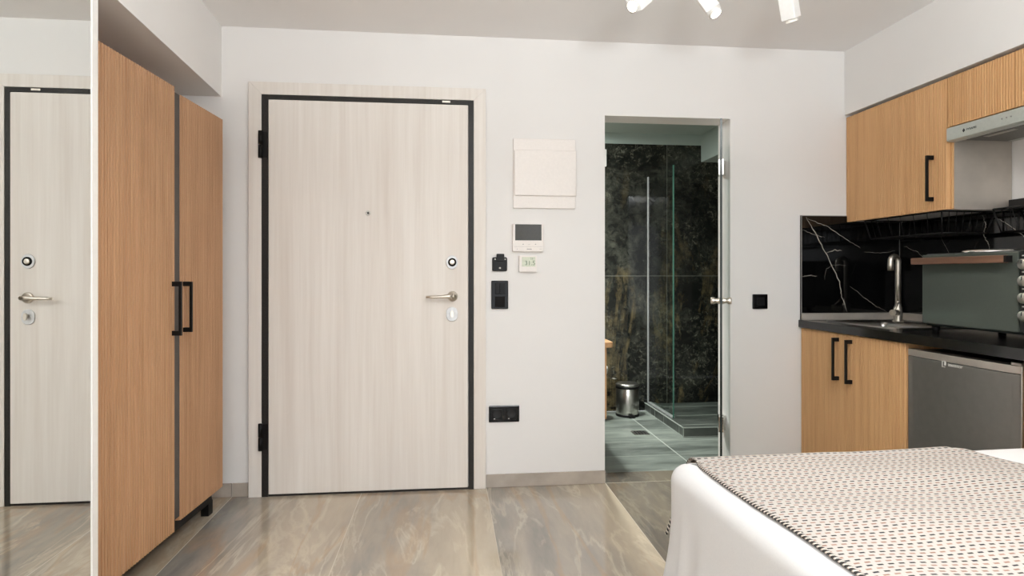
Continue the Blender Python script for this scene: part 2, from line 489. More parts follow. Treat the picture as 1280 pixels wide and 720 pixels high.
# skirting
bm = Box(XL, -1.102, YB - 0.010, YB, 0.002, 0.07); box(bm, -1.098, -1.016, YB - 0.010, YB, 0.002, 0.07)
box(bm, 0.203, 0.852, YB - 0.010, YB, 0.002, 0.07); box(bm, 1.567, 1.98, YB - 0.010, YB, 0.002, 0.07)
struct('baseboard_back', bm, M['skirt'], 'low taupe stone skirting along the back wall', 'skirting')
# bathroom shell
struct('wall_bathroom_back', Box(0.40, 2.95, YE, YE + 0.1, 0, 2.23), M['marble'], 'dark gold-veined marble wall at the back of the bathroom', 'wall')
bm = Box(0.40, 2.95, YE, YE + 0.1, 2.23, 2.40); box(bm, 2.13, 2.95, 3.9, YE, 2.09, 2.32)
struct('wall_bathroom_top', bm, M['bath_paint'], 'pale painted band and beam above the dark marble', 'wall')
struct('wall_bathroom_left', Box(0.30, 0.40, YW, YE + 0.1, 0, 2.40), M['marble'], 'dark marble left wall of the bathroom', 'wall')
struct('wall_bathroom_right', Box(2.95, 3.05, YW, YE + 0.1, 0, 2.40), M['marble'], 'dark marble right wall of the bathroom', 'wall')
bm = Box(XR + 0.1, 3.05, YW - 0.1, YW, 0, 2.4)
struct('wall_bathroom_front', bm, M['bath_paint'], 'bathroom side of the wall beyond the kitchen', 'wall')
struct('ceiling_bathroom', Box(0.30, 3.05, YW, YE + 0.1, 2.32, 2.42), M['bath_paint'], 'pale bathroom ceiling beyond the opening', 'ceiling')

# ------------------------------------------------------------------ entrance door
d = thing('door_1', 'pale wood entrance door with black steel frame, left of the bathroom', 'door', (-0.40, YB, 0), kind='structure')
F = YB - 0.022
bm = new()   # mitred casing boards
o0, o1, zt, w = -1.014, 0.200, 2.127, 0.064
prism(bm, [(o0, 0), (o0 + w, 0), (o0 + w, zt - w), (o0, zt)], 'y', F, YB)
prism(bm, [(o1 - w, 0), (o1, 0), (o1, zt), (o1 - w, zt - w)], 'y', F, YB)
prism(bm, [(o0, zt), (o0 + w, zt - w), (o1 - w, zt - w), (o1, zt)], 'y', F, YB)
link('casing', bm, M['laminate'], d, bevel=0.0015)
fx0, fx1, fz = o0 + w + 0.001, o1 - w - 0.001, zt - w - 0.001
bm = Box(fx0, -0.917, YB - 0.020, YB - 0.002, 0, fz); box(bm, 0.109, fx1, YB - 0.020, YB - 0.002, 0, fz); box(bm, -0.917, 0.109, YB - 0.020, YB - 0.002, 2.040, fz)
box(bm, -0.917, 0.109, YB - 0.016, YB - 0.002, 0, 0.012)
ff = link('frame', bm, M['black_steel'], d)
link('latch', Box(-0.03, 0.012, YB - 0.024, YB - 0.016, 2.047, 2.056), M['nickel'], ff)['label'] = 'small brass latch plate'
link('leaf', Box(-0.914, 0.106, YB - 0.026, YB - 0.004, 0.013, 2.036), M['laminate'], d, bevel=0.003)
for z0 in (1.735, 0.240):
    bm = new()
    lathe(bm, [(0, 0), (0.011, 0), (0.011, 0.066), (0, 0.066)], (-0.952, YB - 0.030, z0), n=16)
    lathe(bm, [(0, 0), (0.011, 0), (0.011, 0.068), (0, 0.068)], (-0.952, YB - 0.030, z0 + 0.070), n=16)
    box(bm, -0.950, -0.918, YB - 0.026, YB - 0.019, z0 + 0.004, z0 + 0.134)
    link('hinge', bm, M['black'], d)
DF = YB - 0.026
bm = lathe(new(), [(0, 0), (0.013, 0), (0.013, 0.004), (0.010, 0.006), (0.007, 0.006), (0.006, 0.002), (0, 0.003)], (-0.413, DF, 1.459), (0, -1, 0), 24)
pe = link('peephole', bm, M['steel'], d)
link('lens', lathe(new(), [(0, 0), (0.0055, 0), (0.004, 0.0015), (0, 0.002)], (-0.413, DF - 0.003, 1.459), (0, -1, 0), 16), M['dark_ink'], pe)
bm = prism(new(), oval(0.021, 1.204, 0.031, 0.036), 'y', DF - 0.008, DF)
lk = link('lock_rosette', bm, M['satin'], d, bevel=0.002)
bm = lathe(new(), [(0.022, 0), (0.022, 0.004), (0.019, 0.004), (0.018, 0.001), (0, 0.001)], (0.022, DF - 0.008, 1.204), (0, -1, 0), 28)
link('ring', bm, M['black'], lk)
bm = lathe(new(), [(0.0135, 0), (0.0135, 0.007), (0.010, 0.008), (0, 0.008)], (0.022, DF - 0.008, 1.204), (0, -1, 0), 24)
box(bm, 0.0210, 0.0230, DF - 0.0175, DF - 0.015, 1.199, 1.209)
link('cylinder', bm, M['nickel'], lk)
bm = lathe(new(), [(0, 0), (0.027, 0), (0.027, 0.007), (0.024, 0.010), (0.013, 0.011), (0.011, 0.045), (0.011, 0.052), (0, 0.052)], (0.024, DF, 1.025), (0, -1, 0), 28)
tube(bm, [(0.024, DF - 0.048, 1.025), (0.000, DF - 0.050, 1.026), (-0.040, DF - 0.050, 1.023), (-0.080, DF - 0.048, 1.022), (-0.113, DF - 0.046, 1.022)], [0.0115, 0.0105, 0.0085, 0.0075, 0.0065], 14)
link('lever_handle', bm, M['nickel'], d)
bm = prism(new(), rrect(-0.009, 0.051, 0.893, 0.968, 0.028, 8), 'y', DF - 0.007, DF)
es = link('escutcheon', bm, M['satin'], d, bevel=0.002)
bm = lathe(new(), [(0, 0), (0.006, 0), (0.006, 0.014), (0, 0.014)], (0.021, DF - 0.007, 0.936), (0, -1, 0), 16)
prism(bm, oval(0.021, 0.933, 0.0085, 0.018), 'y', DF - 0.030, DF - 0.018)
link('thumbturn', bm, M['nickel'], es)

# ------------------------------------------------------------------ things on the back wall
b = thing('breaker_box', 'large white square breaker box cover on the back wall', 'breaker box', (0.517, YB, 1.495))
link('surround', prism(new(), rrect(0.347, 0.687, 1.495, 1.870, 0.006), 'y', YB - 0.012, YB), M['white_plastic'], b, bevel=0.003)
link('cover', prism(new(), rrect(0.352, 0.690, 1.562, 1.808, 0.004), 'y', YB - 0.022, YB - 0.012), M['white_plastic'], b, bevel=0.004)

i = thing('intercom', 'white video intercom with a dark screen, below the breaker box', 'intercom', (0.427, YB, 1.262))
link('housing', prism(new(), rrect(0.343, 0.510, 1.262, 1.410, 0.005), 'y', YB - 0.022, YB), M['white_plastic'], i, bevel=0.003)
bm = Box(0.357, 0.499, YB - 0.0232, YB - 0.022, 1.322, 1.408)
sc = link('screen', bm, M['screen'], i)
bm = Box(0.350, 0.503, YB - 0.0226, YB - 0.022, 1.2880, 1.2888)
for x, wd in ((0.40, 0.006), (0.432, 0.012), (0.467, 0.006)): box(bm, x - wd / 2, x + wd / 2, YB - 0.0226, YB - 0.022, 1.2995, 1.3005 + (0.003 if wd < 0.01 else 0))
box(bm, 0.420, 0.446, YB - 0.0226, YB - 0.022, 1.2735, 1.2775)
box(bm, 0.366, 0.370, YB - 0.0226, YB - 0.022, 1.274, 1.277); box(bm, 0.488, 0.500, YB - 0.0226, YB - 0.022, 1.2755, 1.277)
link('markings', bm, M['grey_ink'], i)

t = thing('thermostat', 'small white thermostat with a greenish number display, below the intercom', 'thermostat', (0.427, YB, 1.155))
link('housing', prism(new(), rrect(0.379, 0.474, 1.153, 1.240, 0.003), 'y', YB - 0.020, YB), M['white_plastic'], t, bevel=0.002)
dsp = link('display', Box(0.393, 0.466, YB - 0.0208, YB - 0.020, 1.182, 1.233), M['lcd'], t)
bm = text_bm('31.5', 0.034, face_m((0.437, YB - 0.0209, 1.200), '-y'))
b2 = text_bm('23', 0.015, face_m((0.446, YB - 0.0209, 1.224), '-y'))
me_ = bpy.data.meshes.new('tmp'); b2.to_mesh(me_); bm.from_mesh(me_); b2.free()
link('digits', bm, M['lcd_ink'], dsp)

k = thing('key_card_holder', 'small black wall plate with a top tab, above the tall black switch', 'switch', (0.275, YB, 1.157))
link('plate', prism(new(), rrect(0.235, 0.315, 1.157, 1.232, 0.008), 'y', YB - 0.012, YB), M['black_plastic'], k, bevel=0.003)
link('tab', prism(new(), rrect(0.257, 0.299, 1.210, 1.250, 0.004), 'y', YB - 0.018, YB - 0.012), M['black_plastic'], k, bevel=0.002)
for x, z, r_ in ((0.276, 1.174, 0.0055), (0.250, 1.221, 0.004), (0.304, 1.221, 0.004)):
    link('indicator', lathe(new(), [(0, 0), (r_, 0), (r_, 0.0015), (0, 0.0015)], (x, YB - 0.012, z), (0, -1, 0), 14), M['pale_ink'], k)
s = thing('light_switch', 'tall black double light switch beside the entrance door frame', 'switch', (0.276, YB, 0.955))
bm = Box(0.230, 0.321, YB - 0.010, YB, 0.955, 1.106, bev=0.004); link('plate', bm, M['gloss_black'], s)
for z0 in (1.034, 0.965):
    if z0 > 1:
        link('rocker', Box(0.250, 0.2745, YB - 0.015, YB - 0.010, z0, z0 + 0.060, bev=0.002), M['black_plastic'], s)
        link('rocker', Box(0.2755, 0.302, YB - 0.015, YB - 0.010, z0, z0 + 0.060, bev=0.002), M['black_plastic'], s)
    else:
        bm = prism(new(), [(YB - 0.010, z0), (YB - 0.010, z0 + 0.058), (YB - 0.026, z0 + 0.058), (YB - 0.013, z0)], 'x', 0.250, 0.302)
        link('rocker', bm, M['black_plastic'], s, bevel=0.002)
s = thing('wall_outlet', 'black double wall outlet low on the wall by the skirting', 'socket', (0.30, YB, 0.348))
link('plate', Box(0.217, 0.381, YB - 0.010, YB, 0.349, 0.437, bev=0.004), M['gloss_black'], s)
for x0 in (0.231, 0.308):
    bm = prism(new(), rrect(x0, x0 + 0.058, 0.364, 0.422, 0.006), 'y', YB - 0.014, YB - 0.010)
    ins = link('socket_insert', bm, M['black_plastic'], s, bevel=0.002)
    bm = lathe(new(), [(0.022, 0.0), (0.022, 0.0012), (0.019, 0.0012), (0.018, 0.0002), (0, 0.0002)], (x0 + 0.029, YB - 0.014, 0.393), (0, -1, 0), 24)
    link('recess', bm, M['rubber'], ins)
    link('contact', Box(x0 + 0.012, x0 + 0.019, YB - 0.016, YB - 0.014, 0.367, 0.371), M['pale_ink'], ins)
s = thing('wall_switch', 'single square black switch on the wall right of the bathroom opening', 'switch', (1.74, YB, 0.947))
link('plate', Box(1.696, 1.784, YB - 0.010, YB, 0.946, 1.029, bev=0.004), M['gloss_black'], s)
link('rocker', Box(1.718, 1.764, YB - 0.014, YB - 0.010, 0.965, 1.010, bev=0.002), M['black_plastic'], s)

# ------------------------------------------------------------------ wardrobe and mirror
def fluted(bm, u0, u1, z0, z1, front, back, pitch, depth, axis):
    """vertical reeded panel. axis 'x+': front faces +x, runs along y. 'x-': front faces -x"""
    n = max(1, int(round((u1 - u0) / pitch))); p = (u1 - u0) / n
    sg = 1 if front > back else -1
    pts = [(back, u0)]
    for k in range(n):
        a = u0 + k * p
        pts += [(front - sg * depth, a + 0.001), (front - sg * depth * 0.15, a + p * 0.20), (front, a + p * 0.40), (front, a + p * 0.62), (front - sg * depth * 0.15, a + p * 0.82), (front - sg * depth, a + p - 0.001)]
    pts.append((back, u1))
    prism(bm, pts, 'z', z0, z1)
    return bm

def bar_handle(parent, at, out, z0, z1, t=0.010, reach=0.036, name='handle'):
    """square bow handle: at=(x,y) on the door face, out=(dx,dy) unit"""
    m = Matrix(((out[0], -out[1], 0), (out[1], out[0], 0), (0, 0, 1))).to_4x4(); m.translation = Vector((at[0], at[1], 0))
    bm = Box(reach - t, reach, -t / 2, t / 2, z0, z1, mat=m)
    box(bm, 0, reach - t, -t / 2, t / 2, z0, z0 + t * 1.9, mat=m); box(bm, 0, reach - t, -t / 2, t / 2, z1 - t * 1.9, z1, mat=m)
    return link(name, bm, M['black'], parent)

w = thing('wardrobe', 'tall fluted oak two-door wardrobe on a black base, left of the entrance door', 'wardrobe', (-1.100, 2.62, 0), R(-3.5))
local(w)
ZB, ZT = 0.124, 1.882
bm = Box(-0.47, -0.022, -0.60, 0.425, ZB + 0.004, ZT - 0.004)
link('carcass', bm, M['oak'], w)
link('stile', Box(-0.022, -0.001, -0.092, 0.014, ZB + 0.02, ZT - 0.003), M['dark_strip'], w)['label'] = 'dark grey strip between the doors'
bm = fluted(new(), -0.615, -0.086, ZB, ZT, 0.032, -0.0215, 0.0165, 0.0075, 'x')
d1 = link('door', bm, M['oak'], w); bar_handle(d1, (0.032, -0.108), (1, 0), 0.900, 1.112)
bm = fluted(new(), 0.020, 0.430, ZB, ZT, 0.0, -0.0215, 0.0165, 0.0075, 'x')
d2 = link('door', bm, M['oak'], w); bar_handle(d2, (0.0, 0.046), (1, 0), 0.900, 1.110)
bm = Box(-0.075, -0.040, -0.58, 0.40, 0.062, ZB + 0.004); box(bm, -0.46, -0.425, -0.58, 0.40, 0.062, ZB + 0.004)
for y in (-0.58, 0.365): box(bm, -0.425, -0.075, y, y + 0.035, 0.062, ZB + 0.004)
link('base_frame', bm, M['black'], w)
for x in (-0.080, -0.46):
    for y in (-0.58, 0.375):
        link('foot', Box(x, x + 0.035, y, y + 0.045, 0.0, 0.064), M['black'], w)

m = thing('tall_mirror', 'tall wall mirror with a thin white edge, left of the wardrobe', 'mirror', (-1.042, 1.20, 0.10))
link('mirror_glass', Box(-1.040, -1.0155, 0.40, 1.858, 0.12, 2.005), M['mirror'], m)
bm = Box(-1.041, -1.013, 1.858, 1.886, 0.09, 2.035); box(bm, -1.041, -1.013, 0.372, 0.40, 0.09, 2.035)
box(bm, -1.041, -1.013, 0.40, 1.858, 0.09, 0.12); box(bm, -1.041, -1.013, 0.40, 1.858, 2.005, 2.035)
link('frame', bm, M['white_lacquer'], m)

# ------------------------------------------------------------------ kitchen
XF = 1.98
def poly_strip(bm, pts, w, to3, lift, mi, seed):
    """a vein: jittered ribbon of changing width lying on the stone face"""
    rnd = random.Random(seed); P = []
    for (a, b) in zip(pts, pts[1:]):
        n = 7
        for k in range(n):
            f = k / n
            P.append((a[0] + (b[0] - a[0]) * f + rnd.uniform(-0.003, 0.003), a[1] + (b[1] - a[1]) * f + rnd.uniform(-0.003, 0.003)))
    P.append(pts[-1])
    L = []; Rr = []
    for k, p in enumerate(P):
        a = P[max(k - 1, 0)]; c = P[min(k + 1, len(P) - 1)]
        dx, dz = c[0] - a[0], c[1] - a[1]; l = math.hypot(dx, dz) or 1
        nx, nz = -dz / l, dx / l
        e = min(k, len(P) - 1 - k) / (len(P) / 2)
        ww = w * (0.35 + 0.65 * min(1, e * 2)) * rnd.uniform(0.6, 1.2) / 2
        L.append(bm.verts.new(to3(p[0] + nx * ww, p[1] + nz * ww))); Rr.append(bm.verts.new(to3(p[0] - nx * ww, p[1] - nz * ww)))
    for k in range(len(P) - 1):
        f = bm.faces.new((L[k], L[k + 1], Rr[k + 1], Rr[k])); f.material_index = mi

sp = thing('splashback', 'polished black stone slab with forked white veins on the back wall above the worktop', 'splashback', (2.3, YB, 0.883))
sp2 = thing('splashback', 'polished black stone slab behind the kitchen tap and oven on the right wall', 'splashback', (XR, 2.5, 0.883))
bm = Box(XF, XR, YB - 0.012, YB - 0.001, 0.884, 1.470)
tb = lambda a, b: (a, YB - 0.0123, b)
V = [([(2.008, 1.463), (2.05, 1.395), (2.135, 1.245), (2.21, 1.10), (2.225, 1.01), (2.257, 0.925)], 0.0042),
     ([(2.015, 1.455), (2.13, 1.415), (2.23, 1.355), (2.335, 1.29)], 0.0026), ([(2.13, 1.262), (2.18, 1.278), (2.225, 1.275)], 0.003),
     ([(1.985, 1.127), (2.03, 1.135), (2.075, 1.130)], 0.0026), ([(2.275, 1.075), (2.37, 1.0), (2.43, 0.96), (2.50, 0.925)], 0.0024), ([(1.985, 1.39), (2.06, 1.365), (2.12, 1.35)], 0.0016),
     ([(2.12, 1.11), (2.13, 1.17), (2.17, 1.195), (2.25, 1.19)], 0.0012), ([(2.36, 1.27), (2.46, 1.262), (2.55, 1.275)], 0.0018)]
for q, (pts, ww) in enumerate(V): poly_strip(bm, pts, ww, tb, 0, 1, q)
link('slab', bm, [M['splash'], M['vein']], sp)
bm = Box(XR - 0.012, XR - 0.001, 1.80, YB - 0.012, 0.884, 1.436)
ts = lambda a, b: (XR - 0.0123, a, b)
for q, (pts, ww) in enumerate([([(2.69, 1.425), (2.675, 1.375), (2.69, 1.33), (2.665, 1.295), (2.65, 1.25)], 0.0045), ([(2.615, 1.405), (2.56, 1.375), (2.50, 1.325), (2.42, 1.26)], 0.0032),
                               ([(3.2, 1.30), (3.1, 1.262), (3.02, 1.20)], 0.002), ([(2.95, 1.35), (2.8, 1.10), (2.72, 1.0)], 0.002)]):
    poly_strip(bm, pts, ww, ts, 0, 1, 20 + q)
link('slab', bm, [M['splash'], M['vein']], sp2)
bm = prism(new(), [(XF, 0.884), (XF + 0.004, 0.884), (XF + 0.004, 1.470), (2.256, 1.470), (2.256, 1.474), (XF, 1.474)], 'y', YB - 0.013, YB - 0.001)
link('edge_trim', bm, M['grey_ink'], sp)['label'] = 'pale edge trim'
link('corner_trim', Box(XR - 0.0145, XR - 0.012, YB - 0.0145, YB - 0.012, 0.922, 1.436), M['grey_ink'], sp2)
link('upstand', prism(new(), [(YB - 0.013, 0.884), (YB - 0.028, 0.884), (YB - 0.020, 0.920), (YB - 0.013, 0.922)], 'x', XF, XR - 0.030), M['steel_side'], sp)['label'] = 'low aluminium sealing strip'
link('upstand', prism(new(), [(XR - 0.013, 0.884), (XR - 0.028, 0.884), (XR - 0.020, 0.920), (XR - 0.013, 0.922)], 'y', 1.80, YB - 0.013), M['steel_side'], sp2)['label'] = 'low aluminium sealing strip'

# worktop with a sink cut-out
SX0, SX1, SY0, SY1 = 2.085, 2.485, 2.66, 3.16
bm = Box(1.970, SX0, 1.80, YB - 0.002, 0.843, 0.883); box(bm, SX1, XR - 0.002, 1.80, YB - 0.002, 0.843, 0.883)
box(bm, SX0, SX1, 1.80, SY0, 0.843, 0.883); box(bm, SX0, SX1, SY1, YB - 0.002, 0.843, 0.883)
bmesh.ops.remove_doubles(bm, verts=bm.verts, dist=1e-5)
tag(link('worktop', bm, M['worktop']), 'black speckled stone worktop over the oak base cabinet and fridge', 'worktop')

s = thing('kitchen_sink', 'inset stainless steel sink in the black worktop', 'sink', (2.285, 2.91, 0.883))
bm = new()
def ring(bm, x0, x1, y0, y1, z, r=0.03): return [bm.verts.new((u, v, z)) for u, v in rrect(x0, x1, y0, y1, r)]
loops = [ring(bm, SX0 - 0.012, SX1 + 0.012, SY0 - 0.012, SY1 + 0.012, 0.8835), ring(bm, SX0 - 0.010, SX1 + 0.010, SY0 - 0.010, SY1 + 0.010, 0.888),
         ring(bm, SX0 + 0.02, SX1 - 0.075, SY0 + 0.02, SY1 - 0.02, 0.8865), ring(bm, SX0 + 0.03, SX1 - 0.085, SY0 + 0.03, SY1 - 0.03, 0.86),
         ring(bm, SX0 + 0.035, SX1 - 0.09, SY0 + 0.035, SY1 - 0.035, 0.75), ring(bm, SX0 + 0.06, SX1 - 0.11, SY0 + 0.06, SY1 - 0.06, 0.735)]
for A, B in zip(loops, loops[1:]):
    for q in range(len(A)):
        bm.faces.new((A[q], A[(q + 1) % len(A)], B[(q + 1) % len(A)], B[q])).smooth = True
bm.faces.new(loops[-1])
bmesh.ops.recalc_face_normals(bm, faces=bm.faces)
link('bowl', bm, M['steel'], s)
link('waste', lathe(new(), [(0, 0.004), (0.02, 0.004), (0.032, 0.001), (0.034, 0)], (2.26, 2.91, 0.7352), n=24), M['chrome'], s)

s = thing('kitchen_faucet', 'tall brushed nickel kitchen tap behind the sink', 'faucet', (2.43, 2.985, 0.887))
fx, fy = 2.400, 3.025
bm = lathe(new(), [(0, 0), (0.026, 0), (0.026, 0.006), (0.021, 0.012), (0.021, 0.075), (0.0165, 0.085), (0.0145, 0.10), (0.0145, 0.11)], (fx, fy, 0.887), n=28)
link('body', bm, M['nickel'], s)
pts = [(fx, fy, 0.995), (fx, fy, 1.09), (fx, fy, 1.19)]
for k in range(9):
    a = math.pi * k / 8
    pts.append((fx - 0.025 + 0.025 * math.cos(a), fy - 0.004 * (1 - math.cos(a)), 1.212 + 0.025 * math.sin(a)))
pts += [(fx - 0.050, fy - 0.008, 1.190), (fx - 0.050, fy - 0.008, 1.160)]
link('spout', tube(new(), pts, [0.0145] * 3 + [0.0140] * 9 + [0.0155, 0.0155], 16), M['nickel'], s)
bm = tube(new(), [(fx, fy, 0.935), (fx - 0.05, fy - 0.035, 0.937), (fx - 0.068, fy - 0.045, 0.938)], [0.016, 0.0165, 0.0165], 16)
tube(bm, [(fx - 0.058, fy - 0.04, 0.946), (fx - 0.030, fy - 0.03, 0.975), (fx - 0.020, fy - 0.028, 0.992)], [0.005, 0.004, 0.0035], 10)
link('lever', bm, M['nickel'], s)

def oak_door(parent, y0, y1, z0, z1, front, hy, hz0, hz1, pitch=0.0125, depth=0.004):
    bm = fluted(new(), y0, y1, z0, z1, front, front + 0.020, pitch, depth, 'x')
    o = link('door', bm, M['oak_k'], parent)
    if hy is not None: bar_handle(o, (front, hy), (-1, 0), hz0, hz1)
    return o
c = thing('base_cabinet', 'oak two-door base cabinet under the sink', 'cabinet', (2.28, 2.855, 0))
bm = Box(2.004, 2.022, 2.460, 3.246, 0.10, 0.842); box(bm, 2.022, 2.57, 2.460, 2.478, 0.10, 0.842); box(bm, 2.022, 2.57, 3.228, 3.246, 0.10, 0.842); box(bm, 2.022, 2.57, 2.478, 3.228, 0.10, 0.118); box(bm, 2.552, 2.57, 2.478, 3.228, 0.118, 0.842)
link('carcass', bm, M['oak_k'], c)
link('plinth', Box(2.03, 2.05, 2.460, 3.246, 0.0, 0.10), M['dark_strip'], c)
oak_door(c, 2.856, 3.246, 0.102, 0.838, 1.984, 2.914, 0.600, 0.817)
oak_door(c, 2.460, 2.851, 0.102, 0.838, 1.984, 2.812, 0.599, 0.816)

f = thing('mini_fridge', 'grey metal under-counter fridge right of the oak base cabinet', 'fridge', (2.25, 2.187, 0))
link('body', Box(2.045, 2.55, 1.925, 2.448, 0.03, 0.815), M['fridge_body'], f, bevel=0.004)
bm = new()   # bowed door front
prof = []
for k in range(17):
    yy = 2.450 - k / 16 * 0.527
    prof.append((1.990 - 0.012 * math.sin(math.pi * k / 16) ** 0.7, yy))
bm = prism(new(), prof + [(2.038, 1.923), (2.038, 2.450)], 'z', 0.045, 0.788)
dr = link('door', bm, M['fridge'], f, bevel=0.003)
bm = new()
for k in range(16):
    pass
prism(bm, prof + [(2.038, 1.923), (2.038, 2.450)], 'z', 0.790, 0.818)
link('top_strip', bm, M['fridge_top'], dr, bevel=0.002)['label'] = 'pale grey strip along the top of the door'
link('edge_grip', prism(new(), rrect(1.984, 2.036, 1.9155, 1.9225, 0.003), 'z', 0.045, 0.818), M['steel'], dr)['label'] = 'bright steel edge strip'
link('hinge_cap', Box(1.992, 2.04, 1.925, 1.965, 0.819, 0.828), M['fridge_top'], f)
bm = text_bm('inventor', 0.020, face_m((1.9775, 2.188, 0.781), '-x'))
for a in ((2.250, 2.2525, 0.768, 0.793), (2.250, 2.244, 0.7905, 0.793), (2.234, 2.240, 0.776, 0.7935), (2.2375, 2.2485, 0.768, 0.7705)):
    box(bm, 1.9765, 1.9805, min(a[0], a[1]), max(a[0], a[1]), a[2], a[3])
link('logo', bm, M['pale_ink'], dr)
for yy in (1.95, 2.42):
    for xx in (2.07, 2.52): link('foot', lathe(new(), [(0, 0), (0.018, 0), (0.018, 0.03), (0, 0.03)], (xx, yy, 0), n=16), M['rubber'], f)
tag(link('end_panel', Box(1.984, 2.57, 1.880, 1.908, 0.0, 0.842), M['oak_k']), 'oak end panel beside the fridge under the worktop', 'panel')

# wall cabinets
c = thing('wall_cabinet', 'large oak wall cabinet with a black handle above the sink', 'cabinet', (2.42, 2.90, 1.437))
link('carcass', Box(2.278, XR - 0.003, 2.552, 3.246, 1.440, 2.030), M['white_lacquer'], c)
oak_door(c, 2.546, 3.246, 1.437, 2.032, 2.256, 2.622, 1.482, 1.695, pitch=0.0125)
bm = Box(2.290, XR - 0.003, 2.5485, 2.552, 1.437, 1.798); box(bm, 2.290, 2.56, 2.530, 2.552, 1.434, 1.437)
link('steel_side', bm, M['steel_side'], c)['label'] = 'stainless steel sheet on the side towards the hood'
link('side_edge', Box(2.2775, 2.2895, 2.540, 2.5515, 1.437, 1.80), M['oak_k'], c)
c = thing('hood_cabinet', 'short fluted oak wall cabinet over the range hood', 'cabinet', (2.42, 2.2, 1.80))
link('carcass', Box(2.278, XR - 0.003, 1.80, 2.542, 1.812, 2.030), M['oak_k'], c)
for y0, y1 in ((2.214, 2.540), (1.88, 2.210)): oak_door(c, y0, y1, 1.808, 2.032, 2.256, None, 0, 0, pitch=0.0125, depth=0.007)

hd = thing('range_hood', 'slim pale grey range hood under the short oak cabinet', 'range hood', (2.42, 2.24, 1.74))
link('visor', prism(new(), [(2.250, 1.800), (2.250, 1.745), (2.262, 1.739), (2.300, 1.741), (2.300, 1.803), (2.256, 1.803)], 'y', 1.86, 2.538), M['hood'], hd, bevel=0.001)
bm = Box(2.300, XR - 0.003, 1.86, 2.538, 1.752, 1.806); link('body', bm, M['hood'], hd)
for y0, y1 in ((2.215, 2.515), (1.885, 2.185)):
    bm = Box(2.325, 2.53, y0, y1, 1.746, 1.752)
    ft = link('filter', bm, M['filter'], hd)
    bm = Box(2.335, 2.36, y0 + 0.08, y1 - 0.08, 1.7435, 1.746); link('latch', bm, M['steel'], ft)
link('lamp_lens', Box(2.305, 2.322, 2.10, 2.40, 1.7490, 1.752), M['lamp_off'], hd)
bm = text_bm('PYRAMIS', 0.013, face_m((2.2498, 2.405, 1.772), '-x'))
prism(bm, [(2.452, 1.772), (2.445, 1.781), (2.438, 1.772), (2.445, 1.763)], 'x', 2.2490, 2.2500)
link('logo', bm, M['dark_ink'], hd)
bm = new()
for yy in (2.31, 2.29, 2.27): lathe(bm, [(0, 0), (0.003, 0), (0.003, 0.001), (0, 0.001)], (2.2500, yy - 0.05, 1.775), (-1, 0, 0), 10)
link('button', bm, M['grey_ink'], hd)

# hanging wire baskets
def basket(y0, y1, x0, x1, zt, zb, label):
    b = thing('wire_basket', label, 'basket', ((x0 + x1) / 2, (y0 + y1) / 2, zb), group='black wire baskets under the wall cabinets')
    i = 0.02
    bm = new(); r = 0.0035
    T = [(x0, y0, zt), (x1, y0, zt), (x1, y1, zt), (x0, y1, zt), (x0, y0, zt)]
    Bt = [(x0 + i, y0 + i, zb), (x1 - i, y0 + i, zb), (x1 - i, y1 - i, zb), (x0 + i, y1 - i, zb), (x0 + i, y0 + i, zb)]
    for A in (T, Bt):
        for p, q in zip(A, A[1:]): tube(bm, [p, q], r, 8)
    for p, q in zip(T[:4], Bt[:4]): tube(bm, [p, q], r, 8)
    link('frame', bm, M['black'], b)
    bm = new(); r = 0.0014
    nx = max(3, int((x1 - x0) / 0.034)); ny = max(3, int((y1 - y0) / 0.080))
    for k in range(1, nx):
        xt = x0 + (x1 - x0) * k / nx; xb = x0 + i + (x1 - x0 - 2 * i) * k / nx
        tube(bm, [(xt, y0, zt), (xb, y0 + i, zb), (xb, y1 - i, zb), (xt, y1, zt)], r, 6)
    for k in range(1, ny):
        yt = y0 + (y1 - y0) * k / ny; yb = y0 + i + (y1 - y0 - 2 * i) * k / ny
        tube(bm, [(x0, yt, zt), (x0 + i, yb, zb), (x1 - i, yb, zb), (x1, yt, zt)], r, 6)
    link('wires', bm, M['black'], b)
basket(2.605, 3.13, 2.285, 2.555, 1.4345, 1.335, 'black wire basket hanging under the large oak wall cabinet')
basket(1.95, 2.50, 2.445, 2.573, 1.434, 1.330, 'black wire basket under the dark ledge right of the steel sheet')
tag(link('wall_shelf', Box(2.546, XR - 0.003, 1.86, 2.525, 1.438, 1.480), M['black_plastic'], bevel=0.002), 'dark narrow ledge on the wall beneath the range hood', 'shelf')

# mini oven
o = thing('mini_oven', 'mini oven with grey-green glass door and walnut handle on the worktop', 'oven', (2.32, 2.24, 0.883))
link('body', Box(2.142, 2.52, 1.93, 2.532, 0.912, 1.232), M['oven_body'], o, bevel=0.006)
gd = link('glass_door', Box(2.124, 2.140, 2.066, 2.531, 0.922, 1.226), M['oven_glass'], o, bevel=0.003)
hb = link('handle', Box(2.080, 2.104, 2.085, 2.546, 1.184, 1.213, bev=0.003), M['walnut'], gd)
for y0 in (2.10, 2.50): link('handle_bracket', Box(2.104, 2.124, y0, y0 + 0.016, 1.192, 1.206), M['black'], gd)
link('handle_cap', Box(2.082, 2.110, 2.076, 2.085, 1.186, 1.211), M['black'], gd)
cp = link('control_panel', Box(2.124, 2.141, 1.932, 2.060, 0.922, 1.230), M['oven_body'], o, bevel=0.002)
for zz in (1.178, 1.116, 1.052, 0.985):
    kb = link('knob', lathe(new(), [(0, 0), (0.021, 0), (0.0195, 0.016), (0.018, 0.018), (0, 0.018)], (2.124, 2.036, zz), (-1, 0, 0), 28), M['steel'], o)
    link('pointer', Box(2.1045, 2.1063, 2.0345, 2.0375, zz + 0.002, zz + 0.016), M['dark_ink'], kb)
